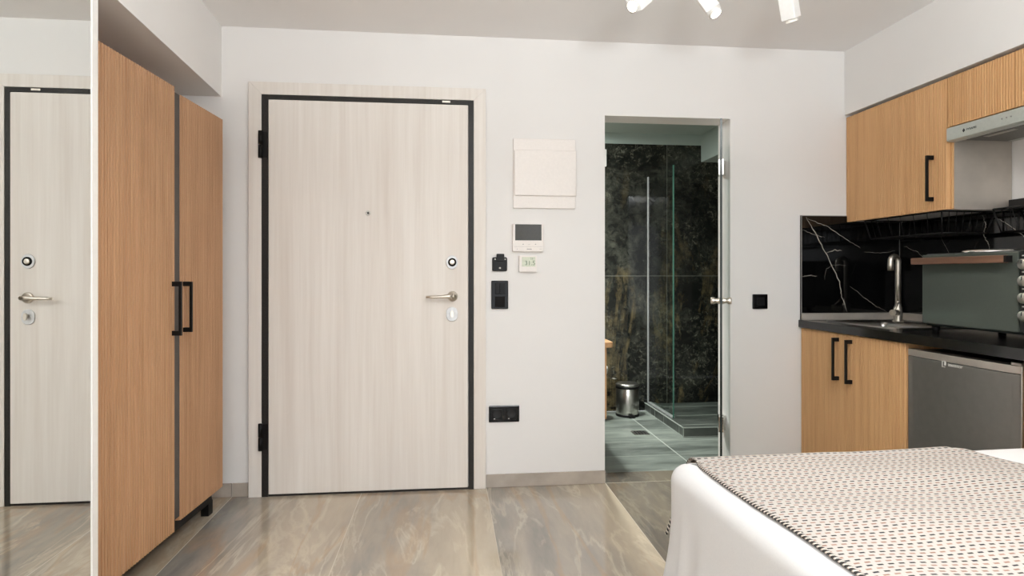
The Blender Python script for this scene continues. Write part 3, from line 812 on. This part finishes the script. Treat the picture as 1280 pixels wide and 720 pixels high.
for zz in (1.208, 1.147, 1.084, 1.018): link('marking', Box(2.1232, 2.124, 2.022, 2.050, zz, zz + 0.004), M['pale_ink'], cp)
for xx, yy, rr in ((2.30, 2.36, 0.093), (2.31, 2.10, 0.078)):
    hp = link('hotplate', lathe(new(), [(rr + 0.012, 0), (rr + 0.012, 0.006), (rr, 0.010), (rr - 0.008, 0.013), (0, 0.013)], (xx, yy, 1.232), n=40), M['oven_body'], o)
    link('rim', lathe(new(), [(rr + 0.013, 0), (rr + 0.013, 0.007), (rr + 0.006, 0.0115), (rr + 0.001, 0.0115)], (xx, yy, 1.232), n=40), M['chrome'], hp)
for xx in (2.165, 2.49):
    for yy in (1.96, 2.50): link('foot', lathe(new(), [(0, 0), (0.014, 0), (0.016, 0.030), (0, 0.030)], (xx, yy, 0.883), n=16), M['black_plastic'], o)

# ------------------------------------------------------------------ ceiling spotlights
def spot(label, face, d, lit, base):
    d = Vector(d).normalized(); face = Vector(face)
    s = thing('ceiling_spotlight', label, 'spotlight', (base[0], base[1], H), group='white ceiling spotlights')
    fm = frame_mat(face, d, (0.2, 0.1, 1))
    Lb = 0.095
    hs = 0.029
    bm = Box(-hs, hs, -hs, hs, -Lb - 0.012, -0.012, bev=0.003, mat=None)
    bm.transform(fm); link('housing', bm, M['white_lacquer'], s)
    bm = lathe(new(), [(0.021, -0.014), (0.0235, -0.006), (0.0245, -0.002), (0.024, 0.0), (0.021, 0.0012)], face, d, 28)
    link('lamp_rim', bm, M['lamp_off'], s)
    bm = lathe(new(), [(0.0215, 0.001), (0.012, 0.0025), (0, 0.003)], face, d, 28)
    link('lamp_lens', bm, M['lamp_on'] if lit else M['lamp_off'], s)
    piv = face - d * 0.085
    top = Vector((base[0], base[1], H))
    bm = tube(new(), [piv, Vector((base[0], base[1], piv.z + 0.035)), top - Vector((0, 0, 0.02))], 0.007, 10)
    link('arm', bm, M['white_lacquer'], s)
    bm = lathe(new(), [(0, 0), (0.04, 0), (0.04, 0.018), (0.036, 0.022), (0, 0.022)], (base[0], base[1], H - 0.022), n=28)
    link('canopy', bm, M['white_lacquer'], s)
    if lit:
        li = bpy.data.lights.new('spot_glow', 'SPOT'); li.energy = 26; li.color = (1.0, 0.86, 0.68); li.spot_size = R(75); li.spot_blend = 0.7; li.shadow_soft_size = 0.025
        lo = bpy.data.objects.new('spot_glow', li); COL.objects.link(lo)
        lo.location = face + d * 0.012; lo.rotation_euler = (-d).to_track_quat('Z', 'Y').to_euler()
spot('leftmost white ceiling spotlight, lit and tilted left', (0.727, 2.35, 2.203), (-0.62, -0.42, -0.62), True, (0.80, 2.42))
spot('middle white ceiling spotlight, lit, between the other two', (1.073, 2.35, 2.190), (0.30, -0.42, -0.80), True, (1.03, 2.42))
spot('rightmost white ceiling spotlight, unlit, turned away', (1.408, 2.37, 2.180), (0.30, 0.25, -0.80), False, (1.385, 2.36))

# ------------------------------------------------------------------ bathroom
YD = 3.37
d = thing('door_2', 'clear glass bathroom door standing open edge-on at the right jamb', 'door', (1.548, YB, 0), kind='structure')
# open into the room, lying along the line from the hinge towards the viewer
hx, hy = 1.545, 3.315
ang = math.atan2(-hx, -hy)      # direction of the leaf in plan (x, y) = (sin, cos)
dx, dy = math.sin(ang), math.cos(ang)
dm = Matrix(((dx, -dy, 0), (dy, dx, 0), (0, 0, 1))).to_4x4(); dm.translation = Vector((hx, hy, 0))
WD = 0.66; ZD = 1.865
link('glass_panel', Box(0.012, WD, -0.004, 0.004, 0.012, ZD, mat=dm), M['door_glass'], d)
bm = Box(WD, WD + 0.003, -0.005, 0.005, 0.012, ZD, mat=dm); box(bm, 0.012, WD, -0.005, 0.005, ZD, ZD + 0.003, mat=dm)
link('glass_edge', bm, M['dark_edge'], d)
for z0 in (1.70, 0.255):
    bm = Box(-0.004, 0.055, -0.013, -0.004, z0, z0 + 0.085, mat=dm); box(bm, -0.004, 0.055, 0.004, 0.013, z0, z0 + 0.085, mat=dm)
    box(bm, 1.538, 1.5665, 3.300, 3.345, z0, z0 + 0.085)
    link('hinge', bm, M['chrome'], d)
for sg in (-1, 1):
    o_ = dm @ Vector((WD - 0.05, 0.004 * sg, 1.015)); dd = Vector((-dy * sg, dx * sg, 0))
    link('knob', lathe(new(), [(0, 0), (0.014, 0), (0.016, 0.004), (0.012, 0.014), (0.012, 0.020), (0.0165, 0.028), (0.0165, 0.040), (0.013, 0.043), (0, 0.043)], o_, dd, 24), M['nickel'], d)

sb = thing('shower_platform', 'raised slate tiled shower platform at the back right of the bathroom', 'shower tray', (2.25, 4.5, 0))
bm = Box(1.640, 2.945, 4.108, YE - 0.001, -0.001, 0.058); box(bm, 1.640, 1.73, 4.108, YE - 0.001, 0.058, 0.066); box(bm, 1.73, 2.945, 4.108, 4.20, 0.058, 0.066)
link('tiled_step', bm, M['slate_darkened'], sb)
bm = Box(1.637, 1.643, 4.105, YE - 0.001, 0.061, 0.068); box(bm, 1.637, 2.945, 4.1045, 4.1095, 0.062, 0.068); box(bm, 1.6375, 1.6425, 4.1055, 4.1105, 0, 0.066)
box(bm, 1.637, 1.643, 4.105, YE - 0.001, 0.0, 0.005); box(bm, 1.637, 2.945, 4.1045, 4.1095, 0.0, 0.005)
box(bm, 1.638, 1.642, 4.70, 4.704, 0.0, 0.066)
link('edge_trim', bm, M['grout'], sb)['label'] = 'pale edging line of the step'
sh = thing('shower_screen', 'clear glass shower screen standing on the slate step', 'shower screen', (1.672, 4.67, 0.066))
link('glass_panel', Box(1.668, 1.676, 4.385, YE - 0.003, 0.067, 1.955), M['shower_glass'], sh)
link('glass_edge', Box(1.667, 1.677, 4.379, 4.385, 0.067, 1.955), M['glass_edge'], sh)
bm = Box(1.661, 1.667, YE - 0.016, YE - 0.001, 0.067, 1.955)
box(bm, 1.660, 1.667, 4.385, YE - 0.022, 0.067, 0.078); box(bm, 1.677, 1.684, 4.385, YE - 0.022, 0.067, 0.078)
link('wall_profile', bm, M['satin'], sh)

p = thing('pedal_bin', 'round brushed steel pedal bin against the dark marble wall', 'bin', (1.445, 4.80, 0))
link('base', lathe(new(), [(0, 0), (0.094, 0), (0.095, 0.012), (0.091, 0.018), (0, 0.018)], (1.445, 4.80, 0), n=40), M['black_plastic'], p)
link('body', lathe(new(), [(0, 0.018), (0.090, 0.018), (0.091, 0.020), (0.091, 0.222), (0.089, 0.224), (0, 0.224)], (1.445, 4.80, 0), n=40), M['steel'], p)
link('collar', lathe(new(), [(0.088, 0.224), (0.094, 0.224), (0.0945, 0.238), (0.090, 0.240), (0, 0.240)], (1.445, 4.80, 0), n=40), M['black_plastic'], p)
link('lid', lathe(new(), [(0.086, 0.240), (0.093, 0.240), (0.093, 0.252), (0.080, 0.262), (0.045, 0.268), (0, 0.270)], (1.445, 4.80, 0), n=40), M['steel'], p)
link('pedal', Box(1.425, 1.475, 4.683, 4.715, 0.008, 0.018, bev=0.003), M['black_plastic'], p)
dn = thing('floor_drain', 'square steel drain set in the slate bathroom floor', 'drain', (1.374, 4.255, 0))
bm = Box(1.318, 1.43, 4.20, 4.31, -0.001, 0.002); link('plate', bm, M['steel'], dn)
bm = new()
for a in range(4):
    for b_ in range(4): lathe(bm, [(0, 0), (0.007, 0), (0.007, 0.0006), (0, 0.0006)], (1.342 + a * 0.0213, 4.223 + b_ * 0.0213, 0.002), n=10)
link('holes', bm, M['rubber'], dn)

v = thing('vanity_unit', 'oak vanity shelf and side panel behind the left jamb of the bathroom opening', 'vanity', (0.70, 4.0, 0.24))
link('top', prism(new(), rrect(0.402, 1.017, 3.66, 4.46, 0.03), 'z', 0.688, 0.722), M['vanity_wood'], v, bevel=0.004)
link('cabinet', Box(0.402, 0.982, 3.70, 4.44, 0.24, 0.688), M['vanity_wood'], v, bevel=0.002)
wb = thing('wash_basin', 'white ceramic wash basin standing on the oak vanity shelf', 'basin', (0.80, 4.0, 0.722))
pf = [(0.0, 0.0), (0.15, 0.0), (0.180, 0.012), (0.205, 0.10), (0.210, 0.132), (0.204, 0.132), (0.196, 0.10), (0.165, 0.025), (0.0, 0.018)]
link('bowl', lathe(new(), pf, (0.795, 3.93, 0.722), n=48), M['ceramic'], wb)
link('drain', lathe(new(), [(0, 0.003), (0.02, 0.003), (0.022, 0)], (0.795, 3.93, 0.7405), n=20), M['chrome'], wb)
to = thing('toilet', 'white wall-hung toilet bowl glimpsed behind the vanity panel', 'toilet', (0.9, 4.70, 0.28))
def oval_loft(bm, secs, n=36):
    rings = []
    for cx, cy, rx, ry, z in secs: rings.append([bm.verts.new((cx + rx * math.cos(2 * math.pi * k / n), cy + ry * math.sin(2 * math.pi * k / n), z)) for k in range(n)])
    for A, B in zip(rings, rings[1:]):
        for k in range(n): bm.faces.new((A[k], A[(k + 1) % n], B[(k + 1) % n], B[k])).smooth = True
    bm.faces.new(rings[0]); bm.faces.new(rings[-1]); bmesh.ops.recalc_face_normals(bm, faces=bm.faces)
    return bm
link('bowl', oval_loft(new(), [(0.74, 4.68, 0.22, 0.10, 0.13), (0.80, 4.68, 0.34, 0.15, 0.22), (0.822, 4.68, 0.42, 0.18, 0.36), (0.825, 4.68, 0.422, 0.182, 0.385)]), M['ceramic'], to)
link('seat_lid', oval_loft(new(), [(0.826, 4.68, 0.420, 0.182, 0.386), (0.827, 4.68, 0.424, 0.186, 0.395), (0.826, 4.68, 0.420, 0.182, 0.418)]), M['white_plastic'], to)
vg = thing('air_vent', 'pale square air vent high on the dark marble wall', 'vent', (1.235, YE, 2.03))
link('frame', prism(new(), rrect(1.16, 1.308, 2.035, 2.178, 0.006), 'y', YE - 0.020, YE - 0.001), M['white_lacquer'], vg, bevel=0.003)
bm = new()
for k in range(6): box(bm, 1.175, 1.293, YE - 0.024, YE - 0.020, 2.053 + k * 0.019, 2.061 + k * 0.019)
link('slats', bm, M['white_plastic'], vg)

# ------------------------------------------------------------------ bed
BX0, BX1, BY0, BY1 = 0.632, 2.55, 0.12, 1.735
ZBED = 0.60
def foot_x(y): return BX0 + 0.066 * (BY1 - y)
def top_z(x, y):
    q = Vector((x * 2.1, y * 2.6, 0.3))
    z = ZBED + 0.007 * noise.noise(q) + 0.003 * noise.noise(q * 3.1)
    z += 0.010 * math.exp(-((x - 1.75) ** 2) / 0.18)
    return z
bed = thing('bed', 'bed under a plain white cover hanging to the floor, in the foreground', 'bed', (1.6, 0.93, 0))
link('mattress', Box(0.80, 2.54, 0.25, 1.62, 0.26, 0.56, bev=0.04), M['cloth'], bed)
link('base', Box(0.84, 2.54, 0.28, 1.60, 0.03, 0.255), M['oak_k'], bed)
bm = new()
# one cloth: rounded-rectangle loops from the middle of the top outwards and down to the floor
def per(t):      # unit perimeter of rounded rectangle with foot edge skewed; returns point + outward normal
    return t
NP = 260
base_pts = []
rc = 0.07
poly = [(foot_x(BY1), BY1), (BX1, BY1), (BX1, BY0), (foot_x(BY0), BY0)]
def rounded(poly, r, n=10):
    out = []
    m_ = len(poly)
    for i in range(m_):
        p = Vector(poly[i]); a = Vector(poly[i - 1]); c = Vector(poly[(i + 1) % m_])
        da = (a - p).normalized(); dc = (c - p).normalized()
        p0 = p + da * r; p1 = p + dc * r
        for k in range(n + 1):
            f = k / n
            out.append(p0 * (1 - f) ** 2 + p * 2 * f * (1 - f) + p1 * f * f)
    return out
rp = rounded(poly, rc)
tot = [0]
for a, c in zip(rp, rp[1:] + rp[:1]): tot.append(tot[-1] + (c - a).length)
def at_len(s):
    s %= tot[-1]
    for k in range(len(rp)):
        if tot[k + 1] >= s:
            f = (s - tot[k]) / max(1e-9, tot[k + 1] - tot[k])
            a = rp[k]; c = rp[(k + 1) % len(rp)]
            return a + (c - a) * f, (c - a).normalized()
LP = tot[-1]; NS = 420
ctr = Vector(((BX0 + BX1) / 2, (BY0 + BY1) / 2))
cor = Vector(poly[0])
rings = []
def ring_pts(inset, zf, drop):
    r_ = []
    for k in range(NS):
        s = LP * k / NS
        p, tn = at_len(s)
        nrm = Vector((-tn.y, tn.x))
        if nrm.dot(p - ctr) < 0: nrm = -nrm
        q = p - nrm * inset
        fl = 0.0
        if drop > 0:
            dcor = (p - cor).length
            cr = math.exp(-(dcor / 0.13) ** 2)
            fold = 0.5 + 0.5 * math.sin(s * 21 + 2.2 * noise.noise(Vector((s * 1.7, drop * 0.6, 0))))
            small = noise.noise(Vector((s * 9, drop * 2.2, 1.5)))
            fl = drop * (0.030 + 0.022 * fold) + 0.010 * small * min(1, drop * 3) + 0.006 * noise.noise(Vector((s * 22, drop * 3.0, 4.0))) * min(1, drop * 4) * math.exp(-dcor / 0.4) + cr * drop * 0.075
            fl += -0.016 * cr * math.sin(drop * 9)
            fl += (0.010 * math.exp(-((dcor - 0.13) / 0.022) ** 2) + 0.007 * math.exp(-((dcor - 0.24) / 0.03) ** 2) + 0.006 * math.exp(-((dcor - 0.42) / 0.05) ** 2)) * min(1, drop * 5) * (0.6 + drop)
            if p.x > 2.45: fl = 0
        q = q + nrm * fl
        r_.append((q, zf))
    return r_
spec = []

rr_ = 0.055
for k in range(1, 8):
    a = math.pi / 2 * k / 7
    spec.append((0.066 - 0.066 * math.sin(a), ZBED - rr_ * (1 - math.cos(a)), 0))
for k in range(1, 19):
    dz = (ZBED - rr_ - 0.008) * k / 18
    spec.append((0.0, ZBED - rr_ - dz, dz))
edge = [q for q, _ in ring_pts(0.066, ZBED, 0)]
for q_ in range(34, 0, -1):              # the flat top: loops closing in on the bed's long axis
    f_ = 0.985 * (q_ / 34.0)
    row = []
    for e_ in edge:
        tx = min(max(e_.x, BX0 + 0.75), BX1 - 0.75); ty = ctr.y
        x_, y_ = e_.x + (tx - e_.x) * f_, e_.y + (ty - e_.y) * f_
        row.append(bm.verts.new((x_, y_, top_z(x_, y_))))
    rings.append(row)
for ins_, z, dr_ in [(0.066, ZBED, 0)] + spec:
    row = []
    for q, zz in ring_pts(ins_, z, dr_):
        e = min(1.0, ins_ / 0.06)
        row.append(bm.verts.new((q.x, q.y, zz + (top_z(q.x, q.y) - ZBED) * (e if dr_ == 0 else 0))))
    rings.append(row)
bm.faces.new(rings[0])
for A, B in zip(rings, rings[1:]):
    for k in range(NS): bm.faces.new((A[k], A[(k + 1) % NS], B[(k + 1) % NS], B[k])).smooth = True
bmesh.ops.recalc_face_normals(bm, faces=bm.faces)
link('bedspread', bm, M['cloth'], bed)

# patterned throw across the foot of the bed
bm = new(); uvl = bm.loops.layers.uv.new('UVMap')
NU, NV = 90, 150
def throw_pt(u, v):
    """u across the bed's length (0 foot edge), v from the far hang (0) to the near side"""
    DROP = 0.24
    side = v * (1.50 + DROP) - DROP            # <0: hanging down the far side
    yfar = BY1 - 0.012
    def base(yy):
        x0 = foot_x(yy) + 0.052 + 0.028 * math.exp(-max(0.0, BY1 - yy - 0.05) / 0.07)
        x1 = 1.515 + 0.20 * max(0.0, BY1 - yy) + 0.20 * math.sqrt(max(0.0, BY1 - yy)) * 0.35
        return x0 + (x1 - x0) * u
    if side >= 0.05:
        yy = BY1 - side; x = base(yy)
        lip = 0.0
        z = top_z(x, yy) + 0.009
        # soft ripples in the weave
        z += 0.004 * math.sin(yy * 17 + x * 6) * min(1, u * 6) + 0.006 * max(0, noise.noise(Vector((x * 4, yy * 5, 2.0)))) 
        z -= 0.004 * math.exp(-u * 40)
        return (x, yy, z), (x, side)
    else:
        x = base(BY1)
        r = 0.07
        s = 0.05 - side                           # arc length past the flat part
        al = min(s / r, math.pi / 2)
        yy = BY1 - 0.05 + r * math.sin(al); z = top_z(x, BY1 - 0.05) + 0.009 - r * (1 - math.cos(al))
        rest = s - r * math.pi / 2
        if rest > 0:
            z -= rest; yy += rest * 0.10 + 0.008 * math.sin(x * 25) * min(1, rest * 8)
            x -= rest * 0.30 * (1 - u)
        yy += 0.012
        return (x, yy, z), (x, side)
G = []
for b_ in range(NV + 1):
    row = []
    for a in range(NU + 1):
        co, uv = throw_pt(a / NU, b_ / NV); row.append((bm.verts.new(co), uv))
    G.append(row)
for b_ in range(NV):
    for a in range(NU):
        qd = (G[b_][a], G[b_][a + 1], G[b_ + 1][a + 1], G[b_ + 1][a])
        f_ = bm.faces.new([q[0] for q in qd]); f_.smooth = True
        for lp, q in zip(f_.loops, qd): lp[uvl].uv = (q[1][0] + 3, q[1][1] + 3)
bmesh.ops.recalc_face_normals(bm, faces=bm.faces)
if sum(f_.normal.z for f_ in bm.faces) < 0: bmesh.ops.reverse_faces(bm, faces=bm.faces)
tr = thing('throw_blanket', 'cream woven throw with rows of dark and pink dashes across the bed', 'blanket', (1.1, 0.93, 0.60))
to_ = link('cloth', bm, M['throw'], tr)
sd = to_.modifiers.new('thickness', 'SOLIDIFY'); sd.thickness = 0.005; sd.offset = -1
bm = new(); uvl = bm.loops.layers.uv.new('UVMap')
ed = [Vector(throw_pt(0.0, b_ / 240)[0]) + Vector((-0.001, 0, -0.001)) for b_ in range(241)]
rings = []; ln = 0
for k, pnt in enumerate(ed):
    if k: ln += (pnt - ed[k - 1]).length
    tg = (ed[min(k + 1, 240)] - ed[max(k - 1, 0)]).normalized()
    x_ = Vector((1, 0, 0)); x_ = (x_ - tg * x_.dot(tg)).normalized(); y_ = tg.cross(x_)
    q_ = 0.4 if BY1 - 0.06 < pnt.y and pnt.z > ZBED - 0.08 else 1.0
    x_ = x_ * q_; y_ = y_ * q_
    rings.append([(bm.verts.new(pnt + (x_ * math.cos(2 * math.pi * j / 8) * 0.0050 + y_ * math.sin(2 * math.pi * j / 8) * 0.0040)), (ln, j * 0.004)) for j in range(8)])
for A, B in zip(rings, rings[1:]):
    for j in range(8):
        j2 = (j + 1) % 8
        qd = (A[j], A[j2], B[j2], B[j]); f_ = bm.faces.new([q[0] for q in qd]); f_.smooth = True
        for lp, q in zip(f_.loops, qd): lp[uvl].uv = q[1]
bmesh.ops.recalc_face_normals(bm, faces=bm.faces)
link('hem', bm, M['hem'], tr)['label'] = 'hem with dark whip stitches'

# ------------------------------------------------------------------ light
wd = bpy.data.worlds.new('sky'); S.world = wd; wd.use_nodes = True
bg = wd.node_tree.nodes['Background']; bg.inputs[0].default_value = (0.93, 0.96, 1.0, 1); bg.inputs[1].default_value = 1.6
def area(name, loc, rot, sx, sy, e, col=(1, 1, 1)):
    l = bpy.data.lights.new(name, 'AREA'); l.shape = 'RECTANGLE'; l.size = sx; l.size_y = sy; l.energy = e; l.color = col
    o = bpy.data.objects.new(name, l); COL.objects.link(o); o.location = loc; o.rotation_euler = rot
    return o
area('window_daylight', (0.5, YR - 0.15, 1.15), (R(90), 0, 0), 3.3, 2.1, 26, (0.93, 0.97, 1.0))
area('upward_fill', (0.55, 0.10, 1.75), (R(180), 0, 0), 0.5, 0.5, 146, (0.90, 0.965, 1.0))  # added fill aimed upward to brighten the ceiling, not a known source
pl = bpy.data.lights.new('overhead_fill', 'POINT'); pl.energy = 14; pl.color = (0.96, 0.98, 1.0); pl.shadow_soft_size = 0.15  # added fill point for soffit and beam, no such lamp seen
po = bpy.data.objects.new('overhead_fill', pl); COL.objects.link(po); po.location = (0.85, 0.55, 2.2)
area('bathroom_top_fill', (0.75, 4.50, 2.30), (0, 0, 0), 0.4, 0.6, 30, (0.94, 1.0, 0.95))  # added fill for the upper bathroom, no fitting seen
dl = bpy.data.lights.new('bathroom_floor_fill', 'SPOT'); dl.energy = 170; dl.color = (0.94, 1.0, 0.95); dl.spot_size = R(105); dl.spot_blend = 0.6; dl.shadow_soft_size = 0.06  # added cone that brightens the bathroom floor, unseen source
do = bpy.data.objects.new('bathroom_floor_fill', dl); COL.objects.link(do); do.location = (0.95, 4.35, 2.28); do.rotation_euler = (0, R(8), 0)

# ------------------------------------------------------------------ camera
cam = bpy.data.cameras.new('camera'); co = bpy.data.objects.new('camera', cam); COL.objects.link(co)
co.location = (0, 0, 1.14); co.rotation_euler = (R(90), 0, -math.atan(80 / 760.0))
cam.sensor_width = 36.0; cam.lens = 36.0 * 760 / 1280; cam.shift_y = -17 / 1280.0; cam.clip_start = 0.05
S.camera = co
S.view_settings.view_transform = 'Standard'; S.view_settings.look = 'None'; S.view_settings.gamma = 1.0
S.view_settings.use_curve_mapping = False
S.view_settings.exposure = 0.0
S.cycles.use_denoising = True
S.cycles.max_bounces = 10; S.cycles.diffuse_bounces = 6; S.cycles.transparent_max_bounces = 12
S.cycles.sample_clamp_indirect = 6.0
